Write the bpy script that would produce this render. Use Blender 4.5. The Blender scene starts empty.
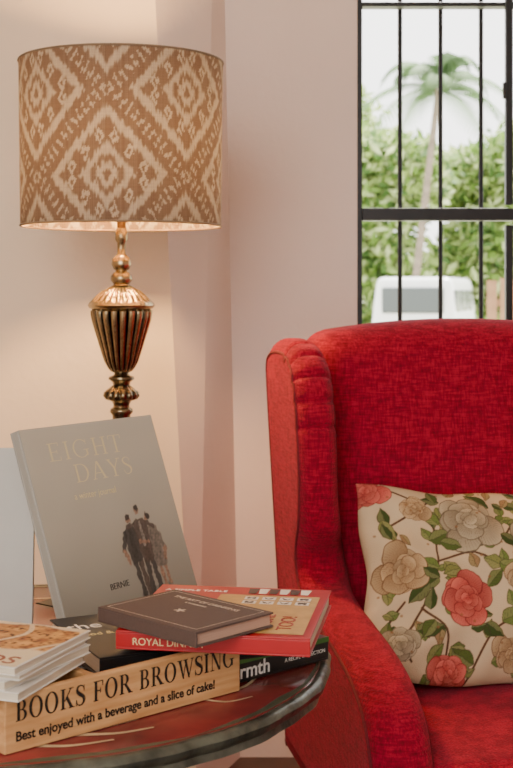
import bpy, bmesh, math, random
import numpy as np
from mathutils import Vector, Matrix, noise
random.seed(4); rng=np.random.default_rng(7)
C=bpy.context.scene.collection

# ------------------------------------------------------------ helpers
def lin(c):
    return tuple(((v/255)/12.92 if v/255<=.04045 else ((v/255+.055)/1.055)**2.4) for v in c)
def link(o,parent=None):
    C.objects.link(o)
    if parent is not None: o.parent=parent
    return o
def empty(name,loc=(0,0,0),rz=0):
    e=bpy.data.objects.new(name,None); e.empty_display_size=.1
    e.location=loc; e.rotation_euler=(0,0,rz); return link(e)
def mat(name,col,rough=.5,metal=0,var=0,scale=20,bump=0,bscale=200,sheen=0,stretch=(1,1,1),attr=None,coat=0,weave=0,trans=0,col2=None,spec=.5,bdist=.004):
    m=bpy.data.materials.new(name); m.use_nodes=True; nt=m.node_tree; N=nt.nodes; L=nt.links
    b=N['Principled BSDF']; b.inputs['Roughness'].default_value=rough; b.inputs['Metallic'].default_value=metal
    b.inputs['Specular IOR Level'].default_value=spec
    if sheen: b.inputs['Sheen Weight'].default_value=sheen; b.inputs['Sheen Roughness'].default_value=.5; b.inputs['Sheen Tint'].default_value=(1,.3,.42,1)
    if coat: b.inputs['Coat Weight'].default_value=coat; b.inputs['Coat Roughness'].default_value=.15
    col=lin(col); tc=N.new('ShaderNodeTexCoord'); mp=N.new('ShaderNodeMapping'); mp.inputs['Scale'].default_value=stretch
    L.new(tc.outputs['Object'],mp.inputs['Vector'])
    if attr:
        a=N.new('ShaderNodeAttribute'); a.attribute_name='Col'; src=a.outputs['Color']
    else:
        a=N.new('ShaderNodeRGB'); a.outputs[0].default_value=(*col,1); src=a.outputs[0]
    if var or col2:
        n=N.new('ShaderNodeTexNoise'); n.inputs['Scale'].default_value=scale; n.inputs['Detail'].default_value=6
        L.new(mp.outputs['Vector'],n.inputs['Vector'])
        r=N.new('ShaderNodeValToRGB'); r.color_ramp.elements[0].position=.32; r.color_ramp.elements[1].position=.68
        L.new(n.outputs['Fac'],r.inputs['Fac'])
        mx=N.new('ShaderNodeMix'); mx.data_type='RGBA'
        if col2:
            L.new(r.outputs['Color'],mx.inputs[0]); L.new(src,mx.inputs[6]); mx.inputs[7].default_value=(*lin(col2),1)
        else:
            mx.blend_type='MULTIPLY'; mx.inputs[0].default_value=1
            r.color_ramp.elements[0].color=(1-var,1-var,1-var,1); r.color_ramp.elements[1].color=(1,1,1,1)
            L.new(src,mx.inputs[6]); L.new(r.outputs['Color'],mx.inputs[7])
        src=mx.outputs[2]
    if weave:   # crossing yarns: fine warp noise x weft noise
        for st in((1,1,.12),(.12,.12,1)):
            mp2=N.new('ShaderNodeMapping'); mp2.inputs['Scale'].default_value=st; L.new(tc.outputs['Object'],mp2.inputs['Vector'])
            nn=N.new('ShaderNodeTexNoise'); nn.inputs['Scale'].default_value=weave; nn.inputs['Detail'].default_value=2; L.new(mp2.outputs['Vector'],nn.inputs['Vector'])
            rr=N.new('ShaderNodeValToRGB'); rr.color_ramp.elements[0].position=.35; rr.color_ramp.elements[1].position=.65
            rr.color_ramp.elements[0].color=(.6,.6,.6,1); rr.color_ramp.elements[1].color=(1.0,1.0,1.0,1); L.new(nn.outputs['Fac'],rr.inputs['Fac'])
            m3=N.new('ShaderNodeMix'); m3.data_type='RGBA'; m3.blend_type='MULTIPLY'; m3.inputs[0].default_value=1
            L.new(src,m3.inputs[6]); L.new(rr.outputs['Color'],m3.inputs[7]); src=m3.outputs[2]
    L.new(src,b.inputs['Base Color'])
    if bump:
        n2=N.new('ShaderNodeTexNoise'); n2.inputs['Scale'].default_value=bscale; n2.inputs['Detail'].default_value=4
        L.new(mp.outputs['Vector'],n2.inputs['Vector'])
        h=n2.outputs['Fac']
        bp=N.new('ShaderNodeBump'); bp.inputs['Strength'].default_value=bump; bp.inputs['Distance'].default_value=bdist
        L.new(h,bp.inputs['Height']); L.new(bp.outputs['Normal'],b.inputs['Normal'])
    if trans:
        t=N.new('ShaderNodeBsdfTranslucent'); L.new(src,t.inputs['Color'])
        ms=N.new('ShaderNodeMixShader'); ms.inputs[0].default_value=trans
        L.new(b.outputs[0],ms.inputs[1]); L.new(t.outputs[0],ms.inputs[2]); L.new(ms.outputs[0],N['Material Output'].inputs['Surface'])
    return m
def emis(name,col,s):
    m=bpy.data.materials.new(name); m.use_nodes=True; N=m.node_tree.nodes; N.clear()
    e=N.new('ShaderNodeEmission'); o=N.new('ShaderNodeOutputMaterial'); e.inputs[0].default_value=(*lin(col),1); e.inputs[1].default_value=s
    m.node_tree.links.new(e.outputs[0],o.inputs[0]); return m
def mesh(name,verts,faces,mats,parent=None,smooth=False,midx=None,cols=None,loc=None):
    me=bpy.data.meshes.new(name); me.from_pydata([tuple(v) for v in verts],[],[tuple(f) for f in faces])
    if not isinstance(mats,(list,tuple)): mats=[mats]
    for m in mats: me.materials.append(m)
    if midx is not None: me.polygons.foreach_set('material_index',midx)
    if smooth: me.polygons.foreach_set('use_smooth',[True]*len(me.polygons))
    if cols is not None:
        ca=me.color_attributes.new('Col','FLOAT_COLOR','POINT'); cc=np.ones((len(verts),4),dtype=np.float32); cc[:,:3]=cols
        ca.data.foreach_set('color',cc.ravel())
    me.update()
    o=bpy.data.objects.new(name,me); link(o,parent)
    if loc: o.location=loc
    return o
class MB:
    def __init__(s): s.v=[];s.f=[];s.m=[]
    def add(s,vs,fs,m=0):
        b=len(s.v); s.v+= [tuple(v) for v in vs]; s.f+=[tuple(i+b for i in f) for f in fs]; s.m+=[m]*len(fs)
    def box(s,x0,x1,y0,y1,z0,z1,m=0):
        s.add([(x0,y0,z0),(x1,y0,z0),(x1,y1,z0),(x0,y1,z0),(x0,y0,z1),(x1,y0,z1),(x1,y1,z1),(x0,y1,z1)],
              [(3,2,1,0),(4,5,6,7),(0,1,5,4),(1,2,6,5),(2,3,7,6),(3,0,4,7)],m)
    def cyl(s,p,q,r0,r1,n=12,m=0):
        p=Vector(p);q=Vector(q);d=(q-p).normalized(); a=d.orthogonal().normalized(); b=d.cross(a)
        vs=[];
        for c,r in((p,r0),(q,r1)):
            for i in range(n):
                t=2*math.pi*i/n; vs.append(c+a*r*math.cos(t)+b*r*math.sin(t))
        fs=[(i,(i+1)%n,n+(i+1)%n,n+i) for i in range(n)]+[tuple(range(n-1,-1,-1)),tuple(range(n,2*n))]
        s.add(vs,fs,m)
    def obj(s,name,mats,parent=None,bevel=0,smooth=False):
        o=mesh(name,s.v,s.f,mats,parent,smooth,s.m)
        if bevel:
            md=o.modifiers.new('b','BEVEL'); md.width=bevel; md.segments=3; md.limit_method='ANGLE'; md.angle_limit=.6
        return o
def lathe(name,prof,m,parent=None,n=64,rf=None,loc=None,colf=None):
    vs=[];fs=[];cs=[]
    for (r,z) in prof:
        for i in range(n):
            t=2*math.pi*i/n; k=rf(t,z) if rf else 1
            vs.append((r*k*math.cos(t),r*k*math.sin(t),z))
            if colf: cs.append(colf(t,z,k))
    for j in range(len(prof)-1):
        for i in range(n):
            a=j*n+i;b=j*n+(i+1)%n; fs.append((a,b,b+n,a+n))
    if prof[0][0]>1e-5: fs.append(tuple(range(n-1,-1,-1)))
    if prof[-1][0]>1e-5: fs.append(tuple(range((len(prof)-1)*n,len(prof)*n)))
    o=mesh(name,vs,fs,m,parent,True,loc=loc,cols=np.array(cs) if colf else None)
    md=o.modifiers.new('e','EDGE_SPLIT'); md.split_angle=.9
    return o
def tube(name,pts,r,m,parent=None,cyclic=False,res=3):
    cu=bpy.data.curves.new(name,'CURVE'); cu.dimensions='3D'; cu.bevel_depth=r; cu.bevel_resolution=res
    sp=cu.splines.new('POLY'); sp.points.add(len(pts)-1)
    for i,p in enumerate(pts): sp.points[i].co=(*p,1)
    sp.use_cyclic_u=cyclic; cu.materials.append(m)
    o=bpy.data.objects.new(name,cu); return link(o,parent)
def text(name,s,size,m,parent,loc,rot=(0,0,0),offset=0,ext=.0002,align='LEFT',sx=1):
    cu=bpy.data.curves.new(name,'FONT'); cu.body=s; cu.size=size; cu.offset=offset; cu.extrude=ext; cu.align_x=align
    cu.materials.append(m); o=bpy.data.objects.new(name,cu); o.location=loc; o.rotation_euler=rot; o.scale=(sx,1,1); return link(o,parent)
def catmull(P,n,closed=True):
    P=[np.array(p,float) for p in P]; N=len(P); out=[]
    for i in range(N if closed else N-1):
        g=(lambda k:P[k%N]) if closed else (lambda k:P[min(max(k,0),N-1)])
        p0,p1,p2,p3=g(i-1),g(i),g(i+1),g(i+2)
        for j in range(20):
            t=j/20; out.append(.5*((2*p1)+(-p0+p2)*t+(2*p0-5*p1+4*p2-p3)*t*t+(-p0+3*p1-3*p2+p3)*t**3))
    if not closed: out.append(P[-1])
    out=np.array(out); Q=np.vstack([out,out[:1]]) if closed else out
    s=np.r_[0,np.cumsum(np.linalg.norm(np.diff(Q,axis=0),axis=1))]
    tt=np.linspace(0,s[-1],n,endpoint=not closed)
    return np.stack([np.interp(tt,s,Q[:,k]) for k in range(Q.shape[1])],1)
def rbox(name,h,r,m,parent=None,loc=(0,0,0),n=22,deform=None):
    bm=bmesh.new(); bmesh.ops.create_cube(bm,size=2)
    bmesh.ops.subdivide_edges(bm,edges=bm.edges[:],cuts=n,use_grid_fill=True)
    for v in bm.verts:
        p=v.co; q=[]
        for k in range(3):
            s=p[k]
            s=math.copysign(math.sin(abs(s)*math.pi/2),s)
            q.append(s*h[k])
        q=Vector(q); inn=Vector([max(-(h[k]-r),min(h[k]-r,q[k])) for k in range(3)])
        d=q-inn
        if d.length>1e-9: q=inn+d.normalized()*r if max(abs(p[k]) for k in range(3))>.999 else q
        if deform: q=Vector(deform(q))
        v.co=q
    me=bpy.data.meshes.new(name); bm.to_mesh(me); bm.free(); me.materials.append(m)
    me.polygons.foreach_set('use_smooth',[True]*len(me.polygons))
    o=bpy.data.objects.new(name,me); o.location=loc; return link(o,parent)
def sstep(a,b,x): 
    t=np.clip((x-a)/(b-a),0,1); return t*t*(3-2*t)
def gridmesh(name,P,m,parent=None,cols=None,loc=None,wrap=False,flip=False):
    nv,nu=P.shape[:2]; vs=P.reshape(-1,3); fs=[]
    for j in range(nv-1):
        for i in range(nu if wrap else nu-1):
            a=j*nu+i;b=j*nu+(i+1)%nu; f=(a,b,b+nu,a+nu); fs.append(f[::-1] if flip else f)
    return mesh(name,vs.tolist(),fs,m,parent,True,cols=None if cols is None else cols.reshape(-1,3),loc=loc)
def smoothnoise(X,Y,s,seed=0):
    r=np.random.default_rng(seed); o=np.zeros(X.shape)
    for k in range(14):
        a=r.uniform(0,6.28); f=s*r.uniform(.5,2.2); o+=np.sin(X*f*math.cos(a)+Y*f*math.sin(a)+r.uniform(0,6.28))
    return o/5

# ------------------------------------------------------------ room
plaster=mat('plaster',(228,210,198),.85,var=.06,scale=3,bump=.25,bscale=45)
plaster2=mat('plaster_warm',(238,218,192),.85,var=.06,scale=3,bump=.25,bscale=45)
def prism(name,poly,m,parent=None):
    return mesh(name,poly,[(3,2,1,0),(4,5,6,7),(0,1,5,4),(1,2,6,5),(2,3,7,6),(3,0,4,7)],m,parent)
WY=3.2; ZC=2.7; WL=.248; WB=.96; LY=2.95
mb=MB()
mb.add([(-.04,WY,0),(WL,WY,0),(WL,WY+.18,0),(-.04,WY+.18,0),(-.095,WY,ZC),(WL,WY,ZC),(WL,WY+.18,ZC),(-.095,WY+.18,ZC)],[(3,2,1,0),(4,5,6,7),(0,1,5,4),(1,2,6,5),(2,3,7,6),(3,0,4,7)])
mb.box(WL,1.55,WY,WY+.18,0,WB); mb.box(WL,1.55,WY,WY+.18,2.2,ZC); mb.box(1.55,2.3,WY,WY+.18,0,ZC)
mb.obj('wall_back',[plaster])
prism('wall_corner',[(-.134,LY,0),(-.04,WY,0),(-.04,WY+.18,0),(-.134,WY+.18,0),(-.277,LY,ZC),(-.095,WY,ZC),(-.095,WY+.18,ZC),(-.277,WY+.18,ZC)],plaster)
prism('wall_left',[(-1.7,LY,0),(-.134,LY,0),(-.134,WY+.18,0),(-1.7,WY+.18,0),(-1.7,LY,ZC),(-.277,LY,ZC),(-.277,WY+.18,ZC),(-1.7,WY+.18,ZC)],plaster2)
mb=MB(); mb.box(-1.85,-1.7,-1.2,3.38,0,ZC); mb.obj('wall_side',[plaster2])
mb=MB(); mb.box(2.3,2.45,-1.2,3.38,0,ZC); mb.obj('wall_right',[plaster])
mb=MB(); mb.box(.5,2.45,-1.35,-1.2,0,ZC); mb.box(-1.85,.5,-1.35,-1.2,0,.6); mb.obj('wall_light_block',[plaster])  # unseen wall added behind the camera to cut and direct the sky light
floorm=mat('floor_tile',(78,50,38),.35,var=.4,scale=4,bump=.1)
mb=MB(); mb.box(-1.85,2.45,-1.35,3.38,-.12,0); mb.obj('floor',[floorm])
mb=MB(); mb.box(-1.85,2.45,-1.35,3.38,ZC,ZC+.1); mb.obj('ceiling',[plaster])

# window
blk=mat('black_iron',(26,27,29),.45,metal=.3,var=.2,scale=30)
win=empty('window_1',(0,WY,0))
mb=MB()
mb.box(WL,WL+.014,.02,.07,WB,2.2); mb.box(1.534,1.55,.02,.07,WB,2.2)
mb.box(WL,1.55,.02,.07,WB,WB+.02); mb.box(WL,1.55,.02,.07,2.18,2.2)
mb.box(WL+.014,1.534,.015,.06,1.322,1.353)
mb.box(WL+.014,1.534,.02,.06,1.853,1.864)
mb.obj('frame',[blk],win,bevel=.002)
mb=MB()
x=.363
while x<1.5:
    mb.cyl((x,.09,WB),(x,.09,2.2),.0062,.0062,10); x+=.1025
mb.obj('bars',[blk],win,smooth=False)
mb=MB(); mb.box(.614,.632,-.0,.02,1.36,2.1); mb.box(.614,.632,-.0,.02,.98,1.31); mb.box(.605,.614,-.012,.0,1.62,1.66)
mb.obj('casement_stile',[blk],win,bevel=.002)
mb=MB(); mb.box(WL,1.55,-.03,.02,WB-.025,WB); mb.obj('sill',[plaster],win,bevel=.004)

# ------------------------------------------------------------ outside
grass=mat('grass',(170,172,145),.9,var=.2,scale=3)
mb=MB(); mb.box(-60,90,3.7,140,-.6,-.5); mb.obj('ground',[grass])
def leafm(n,c): return mat(n,c,.7,trans=.4)
L1=[leafm('leaf_a',(128,160,72)),leafm('leaf_b',(170,192,112)),leafm('leaf_c',(82,116,54)),leafm('leaf_d',(206,218,160))]
bark=mat('bark',(150,135,120),.9,var=.4,scale=8)
def tree(name,base,h,blobs,n,size,mats):
    e=empty(name,base)
    vs=[];fs=[];mi=[]
    for (c,rad) in blobs:
        for k in range(n):
            d=Vector(rng.normal(size=3)).normalized(); rr=rng.uniform(.5,1)
            p=Vector(c)+Vector((d.x*rad[0]*rr,d.y*rad[1]*rr,d.z*rad[2]*rr))
            a=Vector(rng.normal(size=3)).normalized(); b=a.orthogonal().normalized(); s=size*rng.uniform(.6,1.4)
            i=len(vs); vs+=[p,p+a*s*.5+b*s*.22,p+a*s,p+a*s*.5-b*s*.22]; fs.append((i,i+1,i+2,i+3)); mi.append(int(rng.integers(0,len(mats))))
    mesh('foliage',vs,fs,mats,e,midx=mi)
    mb=MB(); mb.cyl((0,0,0),(.1,0,h),.16,.08)
    for (c,rad) in blobs: mb.cyl((.07,0,h*.6),c,.06,.03,8)
    mb.obj('trunk',[bark],e)
tree('garden_tree',(2.7,32,-.5),3,[((0,0,3.2),(1.5,1.2,1.6)),((1.0,0,4.4),(1.1,1,1.1)),((-.2,.3,4.8),(.9,1,.8)),((.2,0,1.8),(1.6,1,1.2))],1700,.36,L1)
tree('garden_tree',(6.4,33,-.5),3,[((0,0,2.6),(1.7,1.2,1.8)),((.5,0,4.6),(1.4,1,1.4)),((-.9,.5,4.4),(.9,1,.9)),((-1.0,0,2.0),(1.2,1,1.5))],1900,.36,L1)
tree('flowering_tree',(2.4,37,-.5),5.4,[((0,0,6.6),(1.2,1,.9)),((.8,0,5.6),(.9,1,.6))],700,.34,L1[:2]+L1[3:])
palm=empty('palm_tree',(3.45,30,-.5))
mb=MB(); mb.cyl((0,0,0),(.75,0,6.3),.10,.07,14); mb.obj('trunk',[bark],palm)
vs=[];fs=[]
for k in range(21):
    az=2*math.pi*k/21+.2; el=random.uniform(.0,1.35); Ln=random.uniform(2.0,2.8)
    pts=[]
    for j in range(30):
        t=j/29; r=Ln*t*math.cos(el); z=6.3+Ln*t*math.sin(el)-1.0*t*t*Ln*.8
        pts.append(Vector((math.cos(az)*r+.75,math.sin(az)*r,z)))
    sd=Vector((-math.sin(az),math.cos(az),0))
    for j in range(1,29):
        f=(pts[j+1]-pts[j]).normalized()
        for s in(-1,1):
            tip=pts[j]+sd*s*.5*math.sin(math.pi*min(1,j/29+.12))+f*.2+Vector((0,0,-.2)); i=len(vs)
            vs+=[pts[j]-f*.04,pts[j]+f*.04,tip]; fs.append((i,i+1,i+2))
mesh('fronds',vs,fs,leafm('palm_leaf',(104,132,88)),palm)
van=empty('van',(3.0,25,-.5),-.28)
white=mat('van_paint',(240,242,244),.3,coat=.5,var=.03); glassd=mat('van_glass',(70,78,80),.2,coat=.5); tire=mat('tire',(25,25,25),.8,var=.1); redl=mat('tail_light',(190,30,25),.2)
def vd(q): 
    k=1-.12*max(0,(q.z-1.0)); return (q.x*k,q.y*(1-.06*max(0,q.z-1)),q.z)
o=rbox('body',(.82,1.75,.8),.14,white,van,(0,1.75,0),14,lambda q: vd(Vector((q.x,q.y,q.z+1.1))))
mb=MB(); mb.box(-.6,.6,-.02,.06,1.2,1.7,0)
for y0,y1 in((.25,1.1),(1.2,2.05),(2.15,3.0)):
    mb.box(-.80,-.74,y0,y1,1.2,1.65,0); mb.box(.74,.80,y0,y1,1.2,1.65,0)
mb.obj('windows',[glassd],van,bevel=.03)
mb=MB(); mb.box(-.78,-.68,-.03,.02,.6,.95,0); mb.box(.68,.78,-.03,.02,.6,.95,0); mb.obj('tail_lights',[redl],van,bevel=.01)
mb=MB(); mb.box(-.8,.8,-.1,.05,.32,.48); mb.box(-.25,.25,-.04,.02,.7,.85); mb.obj('bumper',[tire],van,bevel=.02)
mb=MB()
for x in(-.8,.6):
    for y in(.65,2.8): mb.cyl((x,y,.31),(x+.2,y,.31),.31,.31,28)
mb.obj('wheels',[tire],van)
wood2=mat('fence_wood',(160,120,90),.8,var=.3,scale=6)
mb=MB()
for i in range(26):
    x=3.55+i*.2; mb.box(x,x+.15,20,20.03,-.5,1.3+.03*(i%2))
mb.box(3.55,8.7,20.03,20.07,.0,.1); mb.box(3.55,8.7,20.03,20.07,.9,1.); mb.obj('garden_fence',[wood2])

# ------------------------------------------------------------ floor lamp
lamp=empty('floor_lamp',(-.265,2.55,0))
brass=mat('antique_brass',(190,158,104),.27,metal=1,attr=True,var=.3,scale=60,bump=.15,bscale=80)
bA=np.array(lin((216,192,148))); bD=np.array(lin((52,44,36)))
K=.00196
def Z(y): return 1.15-(y-290)*K
prof=[(4,226),(4.5,228),(6,232),(6,240),(4.2,243),(4,254),(6,256),(9,259),(10,264),(8,269),(5.5,271),(8,273),(10.5,276),(11,280),(8,284),(9,286)]
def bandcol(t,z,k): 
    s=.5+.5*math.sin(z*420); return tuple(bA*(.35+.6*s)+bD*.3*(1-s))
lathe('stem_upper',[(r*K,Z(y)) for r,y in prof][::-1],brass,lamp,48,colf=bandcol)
prof=[(9,285.5),(13,288),(19,291),(25,296),(29,300.5),(32.5,303),(33.5,305.5),(32,308),(29,309.5)]
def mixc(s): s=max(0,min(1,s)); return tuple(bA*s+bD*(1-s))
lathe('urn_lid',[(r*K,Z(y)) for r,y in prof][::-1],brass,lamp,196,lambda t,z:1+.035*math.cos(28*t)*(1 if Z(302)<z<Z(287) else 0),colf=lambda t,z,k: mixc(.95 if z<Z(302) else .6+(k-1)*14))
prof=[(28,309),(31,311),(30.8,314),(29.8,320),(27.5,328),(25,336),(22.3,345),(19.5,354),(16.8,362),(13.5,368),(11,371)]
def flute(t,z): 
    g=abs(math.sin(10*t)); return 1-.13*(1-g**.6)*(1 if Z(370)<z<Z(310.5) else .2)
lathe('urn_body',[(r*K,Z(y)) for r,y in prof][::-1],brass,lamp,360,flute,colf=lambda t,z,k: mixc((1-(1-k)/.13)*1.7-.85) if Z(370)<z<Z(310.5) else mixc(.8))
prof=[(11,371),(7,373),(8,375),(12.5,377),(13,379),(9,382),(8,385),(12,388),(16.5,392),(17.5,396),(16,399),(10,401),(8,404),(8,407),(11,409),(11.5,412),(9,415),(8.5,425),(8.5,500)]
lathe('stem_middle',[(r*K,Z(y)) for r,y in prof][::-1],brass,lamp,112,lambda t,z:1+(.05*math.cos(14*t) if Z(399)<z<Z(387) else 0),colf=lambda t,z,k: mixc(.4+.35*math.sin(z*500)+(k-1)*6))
lathe('stem_lower',[(0,0),(.15,0),(.15,.012),(.14,.022),(.10,.03),(.07,.05),(.04,.06),(.03,.09),(.034,.11),(.022,.13),(.0166,.16),(.0166,.40),(.024,.42),(.024,.44),(.0166,.46),(.0166,.76)],brass,lamp,64,colf=lambda t,z,k: mixc(.5))
# shade
R=.2; zb,zt=1.2755,1.595; nu,nv=640,210
th=np.linspace(0,2*np.pi,nu,endpoint=False); vv=np.linspace(0,1,nv)
T,V=np.meshgrid(th,vv); Rr=.1955+.0035*V
P=np.stack([Rr*np.cos(T),Rr*np.sin(T),zb+(zt-zb)*V],-1)
U=(T+np.pi/2+.03)*R; H=V*(zt-zb)
jit=np.array([random.uniform(-1,1) for _ in range(1000)])
Hj=H+.0050*jit[(U/.0030).astype(int)%1000]
per=2*np.pi*R/4; ph=.31
def lat(u0,h0):
    a=((Hj-h0+ph*50)/ph); r=a-np.round(a); uu=(U-u0)/per; uu=uu-np.round(uu)
    return uu*2,r*2
def band(x,lo,hi,e=.03): return sstep(lo-e,lo+e,x)*(1-sstep(hi-e,hi+e,x))
def motif(u0,h0):
    a,b=lat(u0,h0); A=np.abs(a);Bv=np.abs(b)
    return A**.98*1.05+Bv**1.04*.95,np.arctan2(b,a),a,b
d1,an1,a1,b1=motif(0,.085); d2,an2,a2,b2=motif(per/2,.085+ph/2)
first=d1<d2; d=np.where(first,d1,d2); a=np.where(first,a1,a2); b=np.where(first,b1,b2); A=np.abs(a); Bv=np.abs(b)
an=np.where(first,an1,an2)
pat=np.zeros_like(H)
# ikat medallion: seed, scalloped ring, chain of tear-drops, thick stepped diamond bands
pat=np.maximum(pat,(1-sstep(.05,.08,A*1.1+Bv*.8)))
pat=np.maximum(pat,band(d+.025*np.cos(an*8),.16,.25))
pat=np.maximum(pat,band(d+.03*np.abs(np.sin(an*6)),.38,.66))
drop=np.zeros_like(H,bool); core=np.zeros_like(H,bool)
for k in range(3):
    for (cx_,cy_) in (((k+.5)/3*.52,(1-(k+.5)/3)*.52),):
        q=np.abs(A-cx_)/.062+np.abs(Bv-cy_)/.095; drop|=q<1; core|=q<.42
pat=np.where(drop,0,pat); pat=np.where(core,1,pat)
pat=np.maximum(pat,sstep(.77,.82,d+.03*np.abs(np.sin((a-b)*22))))
zz_=(np.abs(((A-Bv)*7)%1-.5)<.17)&(d>.90); pat=np.where(zz_,.12,pat)
pat=pat*(1-.12*jit[(U/.006).astype(int)%1000]**2)
warp=.85+.15*np.clip(np.sin(U*2*np.pi/.0042)*.6+jit[(U/.0021).astype(int)%1000]*.5+jit[(H/.0016).astype(int)%1000]*.4,-1,1)
bg=np.array(lin((154,144,130))); fg=np.array(lin((98,76,62)))
col=(bg*(1-pat[...,None]*.9)+fg*pat[...,None]*.9)*warp[...,None]
shm=mat('ikat_linen',(200,180,150),.95,attr=True,trans=.06,bump=.3,bscale=500,spec=.2)
gridmesh('shade',P,shm,lamp,cols=col,wrap=True)
trimm=mat('shade_trim',(130,110,88),.8,var=.1)
for zz,rr in((zb,.1955),(zt,.1992)):
    tube('shade_rim',[(rr*math.cos(t),rr*math.sin(t),zz) for t in np.linspace(0,2*math.pi,96,endpoint=False)],.002,trimm,lamp,True)
mb=MB()
for k in range(3):
    t=k*2.094+.5; mb.cyl((0,0,zb+.03),(.194*math.cos(t),.194*math.sin(t),zb+.03),.0016,.0016,8)
mb.cyl((0,0,zb-.005),(0,0,zb+.1),.009,.009,16); mb.cyl((0,0,zb+.06),(0,0,zb+.11),.016,.016,20)
mb.obj('lamp_fitting',[mat('brass_plain',(150,118,80),.3,metal=1,var=.3)],lamp)
bulbp=[(0,.0),(.013,.0),(.014,.02),(.024,.045),(.03,.065),(.028,.083),(.018,.098),(0,.103)]
lathe('bulb',[(r,z+zb+.105) for r,z in bulbp],emis('bulb_glow',(255,196,122),900),lamp,32)

# ------------------------------------------------------------ table
tab=empty('round_table',(-.325,1.745,0))
TR=.425; TZ=.66
topm=mat('table_lacquer',(140,56,52),.22,col2=(74,34,36),scale=9,coat=.2,bump=.1,bscale=30)
rimm=mat('table_rim',(104,108,96),.3,metal=.4,col2=(40,42,38),scale=26,bump=.5,bscale=60)
pedm=mat('table_wood',(62,36,28),.4,var=.4,scale=12)
scal=lambda t,z:1+.003*math.sin(16*t)+.002*math.sin(37*t)
lathe('top',[(0,TZ-.012),(TR-.02,TZ-.012),(TR-.012,TZ-.002),(TR-.016,TZ),(0,TZ)],topm,tab,160)
lathe('rim',[(TR-.05,TZ-.034),(TR-.022,TZ-.034),(TR-.010,TZ-.03),(TR-.012,TZ-.022),(TR-.003,TZ-.015),(TR,TZ-.007),(TR-.004,TZ-.001),(TR-.01,TZ+.001),(TR-.016,TZ-.001),(TR-.02,TZ-.004)],rimm,tab,192,scal)
lathe('pedestal',[(0,.03),(.1,.03),(.11,.06),(.05,.10),(.035,.16),(.06,.24),(.07,.3),(.04,.38),(.03,.48),(.05,.56),(.14,.6),(.16,.648),(0,.648)],pedm,tab,48)
mb=MB()
for k in range(4):
    t=k*math.pi/2+.5; mb.cyl((.05*math.cos(t),.05*math.sin(t),.1),(.26*math.cos(t),.26*math.sin(t),.03),.03,.022,12); mb.cyl((.25*math.cos(t),.25*math.sin(t),0),(.25*math.cos(t),.25*math.sin(t),.05),.03,.026,14)
mb.obj('feet',[pedm],tab)
gold=mat('painted_gold',(216,190,150),.4,var=.3,scale=40)
gdk=mat('painted_moss',(88,92,74),.4,var=.4,scale=30)
def ribbon(mb,P,w0,w1,z,m=0):
    P=catmull(P,24,False); vs=[];fs=[]
    for i,p in enumerate(P):
        q=P[min(i+1,23)]-P[max(i-1,0)]; q/=np.linalg.norm(q)+1e-9; w=(w0+(w1-w0)*i/23)/2
        vs+=[(p[0]-q[1]*w,p[1]+q[0]*w,z),(p[0]+q[1]*w,p[1]-q[0]*w,z)]
    for i in range(23): fs.append((2*i+1,2*i+3,2*i+2,2*i))
    mb.add(vs,fs,m)
mb=MB()
zr=TZ+.0007
ribbon(mb,[(.02,-.375),(.07,-.345),(.12,-.315),(.19,-.26)],.018,.005,zr)
ribbon(mb,[(.07,-.345),(.12,-.35),(.17,-.33)],.010,.003,zr+.0001)
ribbon(mb,[(.12,-.315),(.17,-.31),(.21,-.29)],.010,.003,zr+.0001)
ribbon(mb,[(.09,-.33),(.12,-.29),(.13,-.262)],.010,.003,zr+.0001)
ribbon(mb,[(.20,-.22),(.26,-.19),(.31,-.14),(.33,-.08)],.010,.003,zr)
ribbon(mb,[(.26,-.19),(.29,-.2),(.32,-.18)],.006,.002,zr+.0001)
ribbon(mb,[(-.2,.25),(-.1,.3),(.05,.33)],.01,.004,zr)
mb.obj('painted_branches',[gold],tab)
mb=MB()
n=120; vs=[]
for i in range(n):
    t=2*math.pi*i/n; a=TR-.024-.004*math.sin(9*t)-.002*math.sin(23*t); vs+=[(a*math.cos(t),a*math.sin(t),TZ+.0003),((TR-.0165)*math.cos(t),(TR-.0165)*math.sin(t),TZ+.0003)]
mb.add(vs,[(2*i,2*i+1,(2*i+3)%(2*n),(2*i+2)%(2*n)) for i in range(n)]); mb.obj('painted_border',[gdk],tab)

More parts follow.
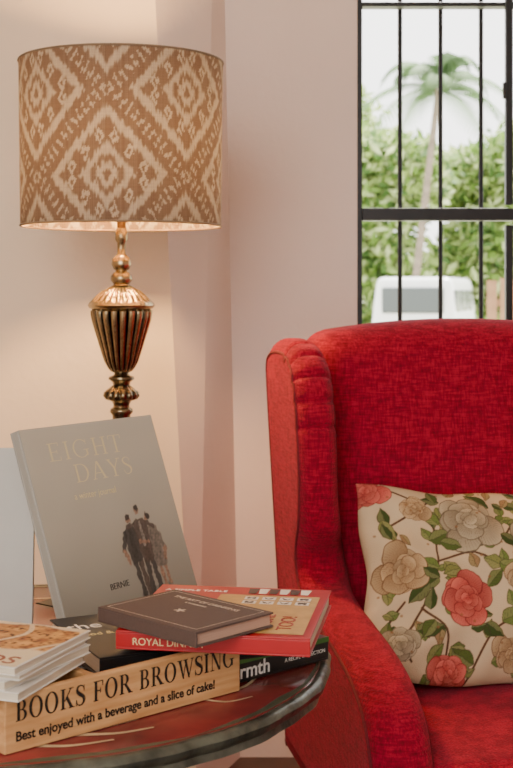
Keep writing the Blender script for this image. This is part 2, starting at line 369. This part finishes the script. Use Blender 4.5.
# ------------------------------------------------------------ wooden crate
BA=math.atan2(.221,.244)
crate=empty('wooden_book_crate',(-.264,1.364,TZ+.0015),BA)
pine=mat('pine',(206,160,108),.6,col2=(176,126,76),scale=10,stretch=(1,6,12),bump=.15,bscale=60)
ink=mat('ink',(22,16,14),.7)
mb=MB(); W=.329
mb.box(0,W,0,.011,0,.0605); mb.box(0,.011,.0115,.19,0,.0575); mb.box(.116,.127,.0115,.19,0,.0575); mb.box(.0115,.1155,.18,.19,0,.0575); mb.box(.0115,.1155,.0115,.18,0,.008)
mb.obj('boards',[pine],crate,bevel=.0012)
class Let:
    def __init__(s): s.p=[]
    def r(s,x0,y0,x1,y1): s.p.append([(x0,y0),(x1,y0),(x1,y1),(x0,y1)]); return s
    def q(s,*pts): s.p.append(list(pts)); return s
    def ring(s,cx,cy,rx,ry,ix,iy,a0,a1,n=28):
        for i in range(n):
            a=math.radians(a0+(a1-a0)*i/n); b=math.radians(a0+(a1-a0)*(i+1)/n)
            s.p.append([(cx+ix*math.cos(a),cy+iy*math.sin(a)),(cx+rx*math.cos(a),cy+ry*math.sin(a)),(cx+rx*math.cos(b),cy+ry*math.sin(b)),(cx+ix*math.cos(b),cy+iy*math.sin(b))])
        return s
    def stroke(s,P,Wd):
        P3=catmull([(p[0],p[1],w) for p,w in zip(P,Wd)],40,False)
        for i in range(39):
            a=P3[i];b=P3[i+1]; t=P3[min(i+2,39)][:2]-P3[max(i-1,0)][:2]; t=t/np.linalg.norm(t)
            def off(p,s_): return (p[0]-t[1]*p[2]/2*s_,p[1]+t[0]*p[2]/2*s_)
            s.p.append([off(a,-1),off(b,-1),off(b,1),off(a,1)])
        return s
def stem(l,x,w=.17): return l.r(x,0,x+w,1).r(x-.08,0,x+w+.08,.05).r(x-.08,.95,x+w+.08,1)
F={}
F['B']=(stem(Let(),.1).r(.2,.95,.38,1).r(.2,.49,.38,.55).r(.2,0,.38,.05).ring(.36,.75,.27,.25,.11,.2,-90,90).ring(.36,.27,.33,.27,.16,.22,-90,90),.76)
F['O']=(Let().ring(.42,.5,.42,.53,.24,.47,0,360,48),.9)
F['K']=(stem(Let(),.1).q((.25,.38),(.33,.38),(.72,.97),(.64,.97)).q((.32,.55),(.46,.66),(.82,.03),(.62,.03)).r(.54,.95,.84,1).r(.54,0,.9,.05),.92)
F['S']=(Let().stroke([(.55,.72),(.5,.9),(.33,.985),(.15,.92),(.1,.76),(.2,.61),(.36,.51),(.52,.38),(.54,.2),(.43,.05),(.27,.015),(.12,.09),(.06,.28)],[.05,.05,.07,.12,.17,.2,.2,.19,.16,.1,.06,.05,.04]).r(.52,.68,.57,1).r(.03,0,.08,.32),.66)
F['F']=(stem(Let(),.1).r(.2,.95,.66,1).q((.58,.76),(.66,.72),(.66,1),(.6,1)).r(.25,.48,.5,.54).r(.46,.38,.51,.64),.72)
F['R']=(stem(Let(),.1).r(.2,.95,.38,1).r(.2,.47,.38,.53).ring(.36,.735,.29,.265,.12,.215,-90,90).q((.32,.5),(.5,.5),(.84,.03),(.63,.03)).r(.6,0,.92,.05),.9)
F['W']=(Let().q((.05,.98),(.24,.98),(.47,0),(.37,0)).q((.37,0),(.43,0),(.63,.98),(.57,.98)).q((.46,.98),(.65,.98),(.88,0),(.78,0)).q((.78,0),(.84,0),(1.1,.98),(1.04,.98)).r(-.03,.95,.34,1).r(.4,.95,.74,1).r(.95,.95,1.18,1),1.18)
F['I']=(stem(Let(),.1),.42)
F['N']=(Let().r(.12,0,.17,1).q((.08,1),(.26,1),(.78,0),(.62,0)).r(.7,0,.76,1).r(0,0,.3,.05).r(0,.95,.2,1).r(.6,.95,.88,1),.9)
F['G']=(Let().ring(.43,.5,.43,.53,.25,.47,42,330,44).r(.62,.06,.78,.42).r(.52,.4,.88,.45).r(.7,.68,.75,1.0),.9)
f2={}; w_=.1
f2['E']=(stem(Let(),.1,w_).r(.2,.96,.6,1).r(.2,0,.62,.04).r(.57,.8,.6,1).r(.59,0,.62,.22).r(.2,.48,.48,.52).r(.45,.4,.48,.6),.72)
f2['I']=(stem(Let(),.1,w_),.36)
f2['G']=(Let().ring(.43,.5,.43,.52,.34,.48,42,330,44).r(.68,.08,.77,.42).r(.56,.4,.86,.44).r(.72,.7,.75,.98),.92)
f2['H']=(stem(stem(Let(),.1,w_),.62,w_).r(.15,.48,.65,.52),.86)
f2['T']=(Let().r(.3,0,.4,1).r(.2,0,.5,.04).r(0,.96,.7,1).r(0,.78,.03,1).r(.67,.78,.7,1),.76)
f2['D']=(stem(Let(),.1,w_).r(.2,.96,.4,1).r(.2,0,.4,.04).ring(.38,.5,.42,.5,.32,.46,-90,90),.86)
f2['A']=(Let().q((.36,1),(.42,1),(.12,0),(.06,0)).q((.34,1),(.46,1),(.8,0),(.68,0)).r(.2,.32,.62,.36).r(0,0,.22,.04).r(.58,0,.88,.04),.86)
f2['Y']=(Let().q((.04,1),(.16,1),(.45,.48),(.36,.45)).q((.68,1),(.73,1),(.45,.45),(.4,.48)).r(.35,0,.45,.5).r(.25,0,.55,.04).r(0,.96,.25,1).r(.58,.96,.82,1),.78)
f2['S']=(Let().stroke([(.5,.76),(.46,.92),(.3,.98),(.14,.91),(.1,.76),(.2,.61),(.34,.51),(.48,.38),(.5,.2),(.4,.06),(.25,.02),(.12,.09),(.06,.26)],[.03,.03,.04,.07,.09,.11,.11,.11,.09,.06,.04,.03,.03]),.6)
def lettering(name,s,font,x0,z0,cap,width,y,m,parent,gap=.05):
    tot=sum(.42 if c==' ' else font[c][1]+gap for c in s); sc=width/(tot*cap); mb=MB(); cx=x0
    for c in s:
        if c!=' ':
            for q in font[c][0].p:
                vs=[(cx+x*cap*sc,y,z0+yy*cap) for x,yy in q]; mb.add(vs,[tuple(range(len(vs)))])
        cx+=(.42 if c==' ' else font[c][1]+gap)*cap*sc
    return mb.obj(name,[m],parent)
lettering('title_lettering','BOOKS FOR BROWSING',F,.0125,.0325,.0222,.308,-.0006,ink,crate)
text('subtitle','Best enjoyed with a beverage and a slice of cake!',.0148,ink,crate,(.0125,-.0006,.0115),(math.pi/2,0,0),offset=.0003,sx=.945)

# ------------------------------------------------------------ books
def M(n,c,r=.45,**k): return mat(n,c,r,**k)
pages=mat('paper_pages',(220,208,186),.8,var=.25,scale=60,stretch=(.3,.3,40))
def book(name,w,d,t,cover,pagem=pages,ct=.0025,spine='left',loc=(0,0,0),rot=(0,0,0)):
    mb=MB(); g=.003
    mb.box(0,w,0,d,0,ct,0); mb.box(0,w,0,d,t-ct,t,0)
    sp={'left':(0,ct,0,d),'right':(w-ct,w,0,d),'front':(0,w,0,ct),'back':(0,w,d-ct,d)}[spine]
    mb.box(*sp,ct,t-ct,0)
    x0,x1,y0,y1=g,w-g,g,d-g
    if spine=='left': x0=ct
    if spine=='right': x1=w-ct
    if spine=='front': y0=ct
    if spine=='back': y1=d-ct
    mb.box(x0,x1,y0,y1,ct,t-ct,1)
    o=mb.obj(name,[cover,pagem],None,bevel=.0008); o.location=loc; o.rotation_euler=rot; return o
def flat(name,parent,x0,x1,y0,y1,z,m):
    return mesh(name,[(x0,y0,z),(x1,y0,z),(x1,y1,z),(x0,y1,z)],[(0,1,2,3)],m,parent)
whitei=mat('white_ink',(235,232,225),.6); creami=mat('cream_ink',(222,206,150),.6)
blackc=M('black_cover',(20,21,23),.35,var=.2); greenc=M('green_edge',(70,120,50),.5,var=.2)
z0=TZ+.002
B=book('cookbook',.262,.19,.030,blackc,greenc,spine='front',loc=(-.099,1.543,z0),rot=(0,0,BA))
text('spine_title','warmth',.026,whitei,B,(.075,-.0006,.005),(math.pi/2,0,0),offset=.0003)
text('spine_author','A RECIPE COLLECTION',.007,whitei,B,(.182,-.0006,.011),(math.pi/2,0,0))
mb=MB(); mb.box(.10,.262,-.0004,0,.0235,.0302); mb.obj('spine_band',[greenc],B)
A=book('cookbook',.25,.20,.025,blackc,pages,spine='front',loc=(-.184,1.527,z0+.0305),rot=(0,0,math.radians(26)))
text('cover_title','the Hearth',.035,whitei,A,(.006,.135,.0253)); text('cover_author','food & friends',.016,creami,A,(.01,.10,.0253))
redc=M('red_cover',(170,18,26),.35,var=.08); goldp=M('mustard_panel',(196,156,92),.5,var=.2,scale=60)
zc=z0+.0625
Cb=book('recipe_book',.232,.245,.022,redc,pages,spine='front',loc=(-.167,1.541,zc),rot=(0,0,math.radians(-9)))
flat('cover_panel',Cb,.09,.222,.012,.2,.0225,goldp)
rink=M('red_ink',(150,30,30))
text('cover_title','DINNER',.021,rink,Cb,(.155,.03,.0228),(0,0,math.radians(90)))
text('cover_title_b','IN ONE',.021,rink,Cb,(.178,.03,.0228),(0,0,math.radians(90)))
text('cover_title_c','TOO!',.026,rink,Cb,(.205,.03,.0228),(0,0,math.radians(90)))
text('cover_small','A SIMPLE TABLE',.012,whitei,Cb,(.012,.21,.0228))
text('spine_text','ROYAL DINNER',.012,creami,Cb,(.02,-.0006,.006),(math.pi/2,0,0)); 
mb=MB(); dk=M('print_dark',(50,40,36)); lt=M('print_light',(225,220,210))
for i in range(4):
    for j in range(2):
        x=.125+.023*i; y=.152+.022*j; mb.add([(x,y,.0228),(x+.018,y,.0228),(x+.018,y+.016,.0228),(x,y+.016,.0228)],[(0,1,2,3)],1)
        t=np.linspace(0,2*math.pi,18,endpoint=False); mb.add([(x+.009+.006*math.cos(q),y+.008+.005*math.sin(q*2+i),.0230) for q in t],[tuple(range(18))],0)
for i in range(6): mb.add([(.125+.014*i,.208,.0226),(.135+.014*i,.208,.0226),(.137+.014*i,.236,.0226),(.123+.014*i,.236,.0226)],[(0,1,2,3)],(i%2))
mb.obj('cover_prints',[dk,lt],Cb)
brownc=M('brown_cloth',(84,66,60),.7,var=.12,scale=200,bump=.3,bscale=600)
aged=mat('aged_pages',(186,150,130),.8,var=.3,scale=60,stretch=(.3,.3,40))
D=book('hardcover_notebook',.172,.128,.018,brownc,aged,spine='front')
ang=math.radians(-43.5); D.rotation_euler=(0,0,ang)
cc=Vector((.086,.064)); ro=Matrix.Rotation(ang,2)@cc; D.location=(-.086-ro.x,1.563-ro.y,zc+.0236)
gl=M('gilt',(196,182,164),.5)
mb=MB(); z=.0184
def fr(x0,x1,y0,y1,w):
    for b in((x0,x1,y0,y0+w),(x0,x1,y1-w,y1),(x0,x0+w,y0,y1),(x1-w,x1,y0,y1)): mb.add([(b[0],b[2],z),(b[1],b[2],z),(b[1],b[3],z),(b[0],b[3],z)],[(0,1,2,3)])
fr(.008,.164,.008,.120,.0010); mb.obj('cover_frame',[gl],D)
text('cover_title','THE ART OF DRINKING',.0105,gl,D,(.028,.098,z+.0001),(0,0,0),ext=.0001)
text('cover_sub','a companion',.007,gl,D,(.062,.086,z+.0001),(0,0,0),ext=.0001)
mb=MB(); mb.add([(.086+.008*math.cos(t)*(.7+.3*math.cos(5*t)),.056+.008*math.sin(t)*(.7+.3*math.cos(5*t)),z) for t in np.linspace(0,2*math.pi,40,endpoint=False)],[tuple(range(40))]); mb.obj('cover_emblem',[gl],D)

def paint_cover(n,fn,w,h,base=0.0):
    u=np.linspace(0,1,n); X,Y=np.meshgrid(u*w,u*h); col=fn(X,Y); return np.stack([X,Y,np.full_like(X,base)],-1),col
whc=M('white_cover',(226,222,214),.4,var=.05)
mag=empty('magazine_stack',(-.19,1.49,TZ+.0015+.0620),0)
ma=math.atan2(-.37,.93)
def magz(name,w,d,t,z,rz,off,cover):
    mb=MB(); mb.box(-w,0,-d,0,z,z+.0012,0); mb.box(-w,0,-d,0,z+t-.0012,z+t,0); mb.box(-w+.001,-.0015,-d+.0015,-.0015,z+.0012,z+t-.0012,1)
    o=mb.obj(name,[cover,pages],mag,bevel=.0004); o.rotation_euler=(0,0,ma+rz); o.location=(off[0],off[1],0); return o
magz('magazine_a',.2,.155,.010,0,.05,(-.006,.0),whc); magz('magazine_b',.2,.16,.010,.0105,-.08,(0,.0),whc); magz('magazine_c',.19,.15,.006,.021,.03,(-.004,-.002),whc)
top=magz('magazine_top',.21,.16,.009,.0275,0,(0,0),whc)
def capsule(X,Y,p,q,r,e=.0012):
    p=np.array(p);q=np.array(q); d=q-p; t=np.clip(((X-p[0])*d[0]+(Y-p[1])*d[1])/(d@d+1e-12),0,1)
    D=np.hypot(X-p[0]-t*d[0],Y-p[1]-t*d[1]); return 1-sstep(r-e,r+e,D)
def toast(X,Y):
    c=np.zeros(X.shape+(3,)); c[:]=lin((220,200,164))
    n=smoothnoise(X,Y,160,1); n2=smoothnoise(X,Y,420,2)
    t=np.clip(.5+.4*n+.25*n2,0,1)[...,None]; base=np.array(lin((214,160,86)))*(1-t)+np.array(lin((134,70,28)))*t
    slab=sstep(.055,.063,Y+.004*np.sin(X*90))*(1-sstep(.146,.152,Y+.004*np.sin(X*70+1)))
    gaps=(np.abs(np.sin(X*48+.8*np.sin(Y*40)))<.16); k=(slab*np.where(gaps,0.15,1))[...,None]
    c=c*(1-k)+base*k
    dk=(n2>.7)[...,None]*k; c=c*(1-dk)+np.array(lin((84,42,18)))*dk
    return c
Pp,cl=paint_cover(200,toast,.206,.156)
attrm=mat('printed_cover',(255,255,255),.5,attr=True)
gridmesh('cover_print',Pp+np.array([-.208,-.158,.0369]),attrm,top,cols=cl)
text('cover_title','NOMADS',.034,M('title_ink',(140,70,50)),top,(-.155,-.150,.0373),sx=1.0)

pale=M('pale_cover',(176,174,168),.5,var=.05)
def standing(name,w,h,t,cover,BL,BR,z,tilt):
    a=math.atan2(BR[1]-BL[1],BR[0]-BL[0])
    mb=MB(); c=.003
    mb.box(0,w,0,c,0,h,0); mb.box(0,w,t-c,t,0,h,0); mb.box(0,c,c,t-c,0,h,0); mb.box(c,w-.003,c,t-c,.003,h-.003,1)
    o=mb.obj(name,[cover,pages],None,bevel=.001); o.matrix_world=Matrix.Translation((BL[0],BL[1],z))@Matrix.Rotation(a,4,'Z')@Matrix.Rotation(-tilt,4,'X'); return o
standing('pale_hardcover_book',.2,.256,.02,pale,(-.523,1.86),(-.323,1.88),TZ+.006,math.radians(13))
greyc=M('grey_cover',(150,148,140),.4,var=.04)
PB=standing('photo_book',.290,.300,.018,greyc,(-.255,1.785),(-.087,2.019),TZ+.009,math.radians(20))
def coverfn(X,Y):
    w,h=.288,.300; v=Y/h
    g=np.interp(v,[0,.25,.5,.8,1],[0,.35,.7,.95,1])[...,None]
    c=np.array(lin((118,116,108)))*(1-g)+np.array(lin((176,170,154)))*g
    c=c*(1+.03*smoothnoise(X,Y,30,5)[...,None])
    wx=X+.0014*smoothnoise(X,Y,420,8); wy=Y+.0014*smoothnoise(X,Y,420,9); tex=(1+.3*smoothnoise(X,Y,700,3))[...,None]
    def cap(p,q,r,colr):
        nonlocal c
        p=(p[0]-.01,p[1]); q=(q[0]-.01,q[1])
        m=.94*capsule(wx,wy,(p[0]*w,p[1]*h),(q[0]*w,q[1]*h),r*w,.0013)[...,None]; c=c*(1-m)+np.array(lin(colr))*m*tex
    dk=(44,42,40); br=(66,55,48); gy=(100,92,84); sk=(136,104,84); hr=(36,29,26); lg=(120,114,106)
    # faint wet-sand reflections printed under the group
    cap((.60,.09),(.61,.02),.03,(104,102,96)); cap((.70,.09),(.70,.02),.04,(100,98,92)); cap((.79,.11),(.79,.03),.03,(108,105,98))
    cap((.765,.22),(.775,.12),.012,sk); cap((.80,.22),(.815,.125),.012,sk)
    cap((.76,.40),(.765,.24),.030,gy); cap((.775,.38),(.795,.24),.030,gy); cap((.80,.41),(.835,.30),.014,gy); cap((.835,.30),(.82,.25),.010,sk)
    cap((.752,.470),(.753,.478),.016,sk); cap((.757,.484),(.765,.47),.015,hr)
    cap((.585,.26),(.60,.10),.016,dk); cap((.625,.26),(.64,.09),.016,br)
    cap((.585,.41),(.59,.29),.032,dk); cap((.62,.41),(.615,.29),.032,dk); cap((.56,.41),(.525,.33),.015,dk); cap((.525,.33),(.545,.27),.012,sk)
    cap((.608,.475),(.610,.482),.016,sk); cap((.606,.490),(.612,.492),.015,hr)
    cap((.675,.26),(.665,.09),.018,dk); cap((.715,.26),(.735,.095),.018,dk); cap((.664,.09),(.645,.082),.009,hr); cap((.735,.095),(.752,.085),.009,hr)
    cap((.675,.44),(.68,.28),.034,br); cap((.71,.44),(.705,.28),.032,br); cap((.69,.45),(.69,.34),.010,lg)
    cap((.688,.510),(.690,.518),.017,sk); cap((.688,.528),(.694,.528),.015,hr)
    cap((.64,.45),(.59,.44),.012,br); cap((.735,.45),(.79,.42),.012,br); cap((.66,.36),(.72,.35),.010,sk)
    cap((.60,.09),(.58,.082),.009,hr); cap((.64,.085),(.625,.076),.009,hr)
    return c
Pp,cl=paint_cover(300,coverfn,.288,.298)
Q=np.stack([Pp[...,0]+.001,np.full(Pp.shape[:2],-.0005),Pp[...,1]+.001],-1)
gridmesh('cover_print',Q,attrm,PB,cols=cl)
ti=M('pale_gold_ink',(206,194,150),.5)
lettering('cover_title','EIGHT',f2,.045,.248,.027,.165,-.001,ti,PB,.12)
lettering('cover_title_b','DAYS',f2,.088,.212,.027,.13,-.001,ti,PB,.12)
text('cover_script','a winter journal',.014,ti,PB,(.075,-.001,.188),(math.pi/2,0,0))
text('cover_publisher','BERNIE',.013,M('dark_ink',(60,58,54)),PB,(.10,-.001,.05),(math.pi/2,0,0))
st=empty('metal_bookend',(-.24,2.005,TZ+.003),math.atan2(.242,.174))
mb=MB(); mb.box(-.05,.05,.03,.034,0,.14); mb.box(-.05,.05,.034,.09,0,.002); 
mb.obj('plate',[blk],st)

# ------------------------------------------------------------ armchair
CA=math.radians(10.5)
chair=empty('wingback_armchair',(.472,2.302,0),CA)
red=mat('red_fabric',(178,14,50),.85,var=.15,scale=40,weave=290,bump=.8,bscale=330,sheen=.12,spec=.15,bdist=.003)
redp=mat('red_piping',(112,8,28),.85,var=.3,scale=200)
dkw=mat('dark_wood',(70,40,26),.35,var=.3,scale=20,stretch=(1,1,.2))
outl=[(.33,.235),(.36,.27),(.368,.5),(.38,.75),(.392,.95),(.382,1.02),(.33,1.05),(.24,1.058),(.155,1.048),(.10,1.01),(.078,.94),(.074,.86),(.082,.78),(.105,.71),(.138,.665),(.128,.626),(.06,.606),(-.04,.595),(-.15,.582),(-.24,.56),(-.305,.52),(-.338,.46),(-.345,.38),(-.34,.27),(-.315,.235),(-.1,.232),(.15,.232)]
N=520; O=catmull(outl,N)
tan=np.roll(O,-2,0)-np.roll(O,2,0); tan/=np.linalg.norm(tan,axis=1)[:,None]
area=np.sum(O[:,0]*np.roll(O[:,1],-1)-np.roll(O[:,0],-1)*O[:,1])
nrm=np.stack([-tan[:,1],tan[:,0]],1)*(1 if area>0 else -1)
th_=.10; r_=.040
def side(sgn):
    vs=[];fs=[];loops=[]
    K_=9
    for k in range(K_+1):
        a=k/K_*math.pi/2; loops.append((-th_/2+r_*(1-math.cos(a)), r_*(1-math.sin(a))))
    loops+= [(-x,d) for x,d in loops[::-1]]
    pleat=np.zeros(N)
    for i in range(N):
        y,z=O[i]
        if .06<y<.2 and z>.87:
            an=math.atan2(z-.93,y-.19); pleat[i]=.011*max(0,math.cos(an*15))**5
    for (x,d) in loops:
        for i in range(N):
            dd=d+pleat[i]
            p=O[i]+nrm[i]*dd
            kk=.74+.26*(1-float(sstep(.6,.8,p[1])))
            X=-.382+(x+th_/2)*kk - .045*(p[1]-.75)
            vs.append((X*(-sgn) if sgn>0 else X,p[0],p[1]))
    nl=len(loops)
    for l in range(nl-1):
        for i in range(N):
            a=l*N+i;b=l*N+(i+1)%N; fs.append((a,b,b+N,a+N))
    fs.append(tuple(range(N-1,-1,-1))); fs.append(tuple(range((nl-1)*N,nl*N)))
    o=mesh('side_panel',vs,fs,red,chair,True)
    bm=bmesh.new(); bm.from_mesh(o.data); bmesh.ops.recalc_face_normals(bm,faces=bm.faces[:])
    big=[f for f in bm.faces if len(f.verts)>8]
    for f in big: f.smooth=False
    bmesh.ops.triangulate(bm,faces=big); bm.to_mesh(o.data); bm.free()
    tube('piping',[vs[2*N+i] for i in range(0,N,2)],.003,redp,chair,True)
    tube('piping',[vs[(nl-1)*N+i] for i in range(0,N,2)],.0026,redp,chair,True)
side(-1); side(1)
def bdef(q):
    z=q.z+.72
    cr=.03*(1-(q.x/.31)**2)
    y=q.y+.295+.09*(z-.6)
    if q.y<0: y-=.025*(1-(q.x/.31)**2)*math.sin(max(0,min(1,(z-.4)/.68))*math.pi)
    z2=z+cr*max(0,(z-.7)/.36)*.9
    return (q.x,y,z2)
rbox('back',(.325,.085,.345),.055,red,chair,(0,0,0),26,bdef)
def sdef(q):
    z=q.z+.372
    if q.z>0: z+=.018*(1-(q.x/.285)**2)*(1-((q.y)/.31)**2)
    return (q.x,q.y-.065,z)
rbox('seat_cushion',(.283,.30,.072),.04,red,chair,(0,0,0),24,sdef)
rbox('seat_base',(.29,.32,.045),.02,red,chair,(0,-.005,.275),10)
for s in(-1,1):
    for y in(-.29,.28):
        mb=MB(); x=s*.31; k=.04 if y>0 else 0
        mb.cyl((x,y,.26),(x,y+k,0),.026,.015,20); mb.obj('leg',[dkw],chair,smooth=False)

# ------------------------------------------------------------ floral pillow
PW,PH,PT=.235,.178,.08
nu,nv=380,300
u=np.linspace(-1,1,nu); v=np.linspace(-1,1,nv); U,V=np.meshgrid(u,v)
def pil(sign):
    bul=np.clip((1-U**2)*(1-V**2),0,1)**.48
    x=PW*U*(1-.06*(1-V**2)*U**2)+.004*np.sin(V*7+1)*U**2; z=PH*V*(1-.03*(1-U**2)*V**2)+.005*np.sin(U*6+.5)*V**2
    w=.009*np.sin(U*8+V*5)*bul+.006*np.sin(V*13-U*6)*bul*(np.abs(U)**1.5)+.009*np.sin(np.arctan2(V,U)*11+2*np.hypot(U,V))*(np.hypot(U,V)**2)*bul+.006*smoothnoise(U,V,5,12)*bul
    return np.stack([x,sign*(PT*bul+w),z],-1)
def floral(U,V):
    X=U*PW; Y=V*PH; c=np.zeros(U.shape+(3,)); c[:]=lin((196,174,142))
    c*= (1+.04*smoothnoise(X,Y,60,4))[...,None]
    wob=.0018*smoothnoise(X,Y,260,6)
    def over(m,colr):
        nonlocal c; m=m[...,None]; c=c*(1-m)+np.array(colr)*m
    def leaf(x,y,L,a,colr):
        dx=(X-x)*math.cos(a)+(Y-y)*math.sin(a); dy=-(X-x)*math.sin(a)+(Y-y)*math.cos(a)+wob*.8
        t=np.clip(dx/L,0,1); wd=.30*L*np.sin(np.pi*t**.8)
        m=((dx>0)&(dx<L)).astype(float)*(1-sstep(-.0008,.0008,np.abs(dy)-wd)); over(m,lin((64,54,36)))
        m=((dx>0)&(dx<L)).astype(float)*(1-sstep(-.0008,.0008,np.abs(dy)-wd+.0012)); over(m,lin(colr))
        half=(dy>0)*m; over(half*.4,lin((146,142,94))); vein=((np.abs(dy)<.0009)|(np.abs(np.sin((dx-np.abs(dy)*.8)*520))<.14))*m; over(vein*.5,lin((60,58,38)))
    def stemm(pts,w,colr):
        P=catmull([np.array(p) for p in pts],14,False)
        for i in range(13): over(capsule(X,Y,P[i],P[i+1],w,.0006),lin(colr))
    def rose(x,y,R0,pal,ph):
        nonlocal c
        rr2=np.random.default_rng(int(ph*100)+3)
        def petal(px,py,rx,ry,a,shade):
            nonlocal c
            dx=(X-px)*math.cos(a)+(Y-py)*math.sin(a); dy=-(X-px)*math.sin(a)+(Y-py)*math.cos(a)
            q=np.hypot(dx/rx,dy/ry)+wob*26
            over(1-sstep(.97,1.03,q),lin(pal[0]))
            sh=np.clip(.5+.5*dx/rx,0,1)**1.3; cc=(np.array(lin(pal[2]))*(1-sh[...,None])+np.array(lin(pal[1]))*sh[...,None])*shade
            m=(1-sstep(.90,.95,q))[...,None]; c=c*(1-m)+cc*m
            st=(np.abs(np.sin(np.arctan2(dy,dx+rx*1.1)*26))<.3)*m[...,0]*sstep(.2,.9,1-sh+.3)*.55; over(st,lin(pal[0]))
        for ring,(f,n,s) in enumerate([(.72,6,.50),(.52,5,.44),(.30,4,.32),(.10,2,.22)]):
            for k in range(n):
                a=2*math.pi*k/n+ph+ring*.6+rr2.uniform(-.3,.3); e=rr2.uniform(.75,1.25)
                petal(x+R0*f*math.cos(a)*e,y+R0*f*math.sin(a)*.9*e,R0*s*.82*e,R0*s*1.05*e,a+rr2.uniform(-.5,.5),rr2.uniform(.7,1.08))
    grn=[(78,92,42),(100,116,56),(56,72,34),(122,124,68)]
    br=(84,56,40)
    for S in ([(-.22,-.16),(-.15,-.08),(-.11,.02),(-.12,.12),(-.2,.17)],[(-.11,.02),(-.04,.04),(.02,.0),(.1,-.04)],[(-.06,-.18),(-.02,-.1),(.05,-.06)],[(-.12,.1),(-.06,.08),(0,.06),(.04,.1)],[(-.17,-.05),(-.2,-.1),(-.16,-.15)],[(.05,.18),(.1,.1),(.12,0),(.2,-.1)],[(-.2,.08),(-.15,.11),(-.1,.15)],[(-.14,-.06),(-.1,-.1),(-.1,-.16)]): stemm(S,.0020,br)
    r2=np.random.default_rng(21)
    for i in range(150):
        leaf(r2.uniform(-.235,.235),r2.uniform(-.178,.178),r2.uniform(.022,.040),r2.uniform(0,6.28),grn[i%4] if i%4 else (146,114,80))
    lv=[(-.12,.06,.045,.4),(-.1,.09,.04,2.2),(-.13,-.02,.045,-2.4),(-.1,.02,.05,-.8),(-.03,.05,.045,1.2),(0,.02,.05,-.4),(-.15,-.1,.045,.2),(-.09,-.12,.05,-.9),(-.05,-.15,.045,2.6),(.0,-.08,.05,.5),(.02,-.12,.045,-.6),
        (-.2,.1,.045,-1.2),(-.21,-.12,.04,1.2),(-.16,.13,.04,.2),(-.2,-.02,.035,2),(.06,-.03,.05,.8),(.08,.05,.05,2.2),(.12,.0,.05,-.3),(.1,-.12,.05,-1.5),(.17,-.06,.05,1.2),(.15,.12,.05,.3),(-.13,-.15,.04,.9),(.0,.13,.05,2.5),(-.07,.01,.035,-2.8),(.03,.1,.04,-.1),(-.02,-.15,.04,.3)]
    for i,(x,y,L,a) in enumerate(lv): leaf(x,y,L*1.05,a,grn[i%4])
    tan=[(106,76,52),(190,162,124),(150,118,84)]; pk=[(120,40,40),(206,108,94),(166,62,58)]; gy=[(98,84,66),(182,166,138),(138,122,98)]
    rose(-.045,.105,.052,gy,.4); rose(-.172,.005,.045,tan,1.2); rose(-.062,-.045,.042,pk,.2); rose(-.222,.162,.036,pk,.9); rose(-.09,-.160,.030,pk,2)
    rose(.09,.08,.046,gy,.7); rose(.12,-.12,.040,pk,1.7); rose(-.180,-.125,.032,gy,1.7); rose(.045,-.01,.030,tan,.1); rose(.02,-.135,.032,tan,.6); rose(.19,.0,.036,tan,.6); rose(-.14,.125,.026,tan,2.6)
    for (x,y,L,a) in [(-.10,.06,.04,-.3),(-.11,-.01,.036,2.6),(-.02,-.02,.04,.9),(-.03,-.085,.04,-.6),(-.12,-.08,.04,-2.2),(.01,.075,.04,-.5),(-.19,.06,.036,1.9),(-.10,.14,.036,1.7)]: leaf(x,y,L,a,grn[int(abs(x)*1000)%4])
    for k in range(40):
        x=rng.uniform(-.23,.23); y=rng.uniform(-.17,.17); over(capsule(X,Y,(x,y),(x+.001,y),.0022,.0006)*.7,lin((130,88,54)))
    return c
pc=floral(U,V)
pil_o=empty('throw_pillow',(.410,2.335,.616))
pil_o.rotation_euler=(math.radians(-29),math.radians(5),CA-.02)
cloth=mat('floral_linen',(220,205,180),.9,attr=True,bump=.4,bscale=500,spec=.2)
gridmesh('front',pil(-1),cloth,pil_o,cols=pc)
gridmesh('back',pil(1)[::3,::3],mat('pillow_back',(192,168,132),.9,var=.05),pil_o,flip=True)

# ------------------------------------------------------------ lights, world, camera
w=bpy.data.worlds.new('sky'); bpy.context.scene.world=w; w.use_nodes=True
bgn=w.node_tree.nodes['Background']; bgn.inputs[0].default_value=(1,.98,.955,1); bgn.inputs[1].default_value=4.6
sun=bpy.data.lights.new('sun','SUN'); sun.energy=26; sun.angle=.02; sun.color=(1,.95,.86); so=link(bpy.data.objects.new('sun',sun))
so.rotation_euler=Vector((-.26,-.46,-.92)).to_track_quat('-Z','Y').to_euler()
ar=bpy.data.lights.new('added_fill_light','AREA'); ar.shape='RECTANGLE'; ar.size=1.0; ar.size_y=1.2; ar.energy=34; ar.color=(1,.90,.79)  # soft fill added behind the camera, no window stands there
ao=link(bpy.data.objects.new('added_fill_light',ar)); ao.location=(-.6,-.8,2.2)
ao.rotation_euler=(Vector((.4,2.4,.7))-Vector(ao.location)).to_track_quat('-Z','Y').to_euler()
cam=bpy.data.cameras.new('camera'); co=link(bpy.data.objects.new('camera',cam)); co.location=(0,0,1.15); co.rotation_euler=(math.pi/2,0,0)
cam.sensor_width=36; cam.lens=1300/768*36; cam.shift_y=-94/768; cam.clip_start=.02
cam.dof.use_dof=True; cam.dof.focus_distance=1.85; cam.dof.aperture_fstop=10
bpy.context.scene.camera=co
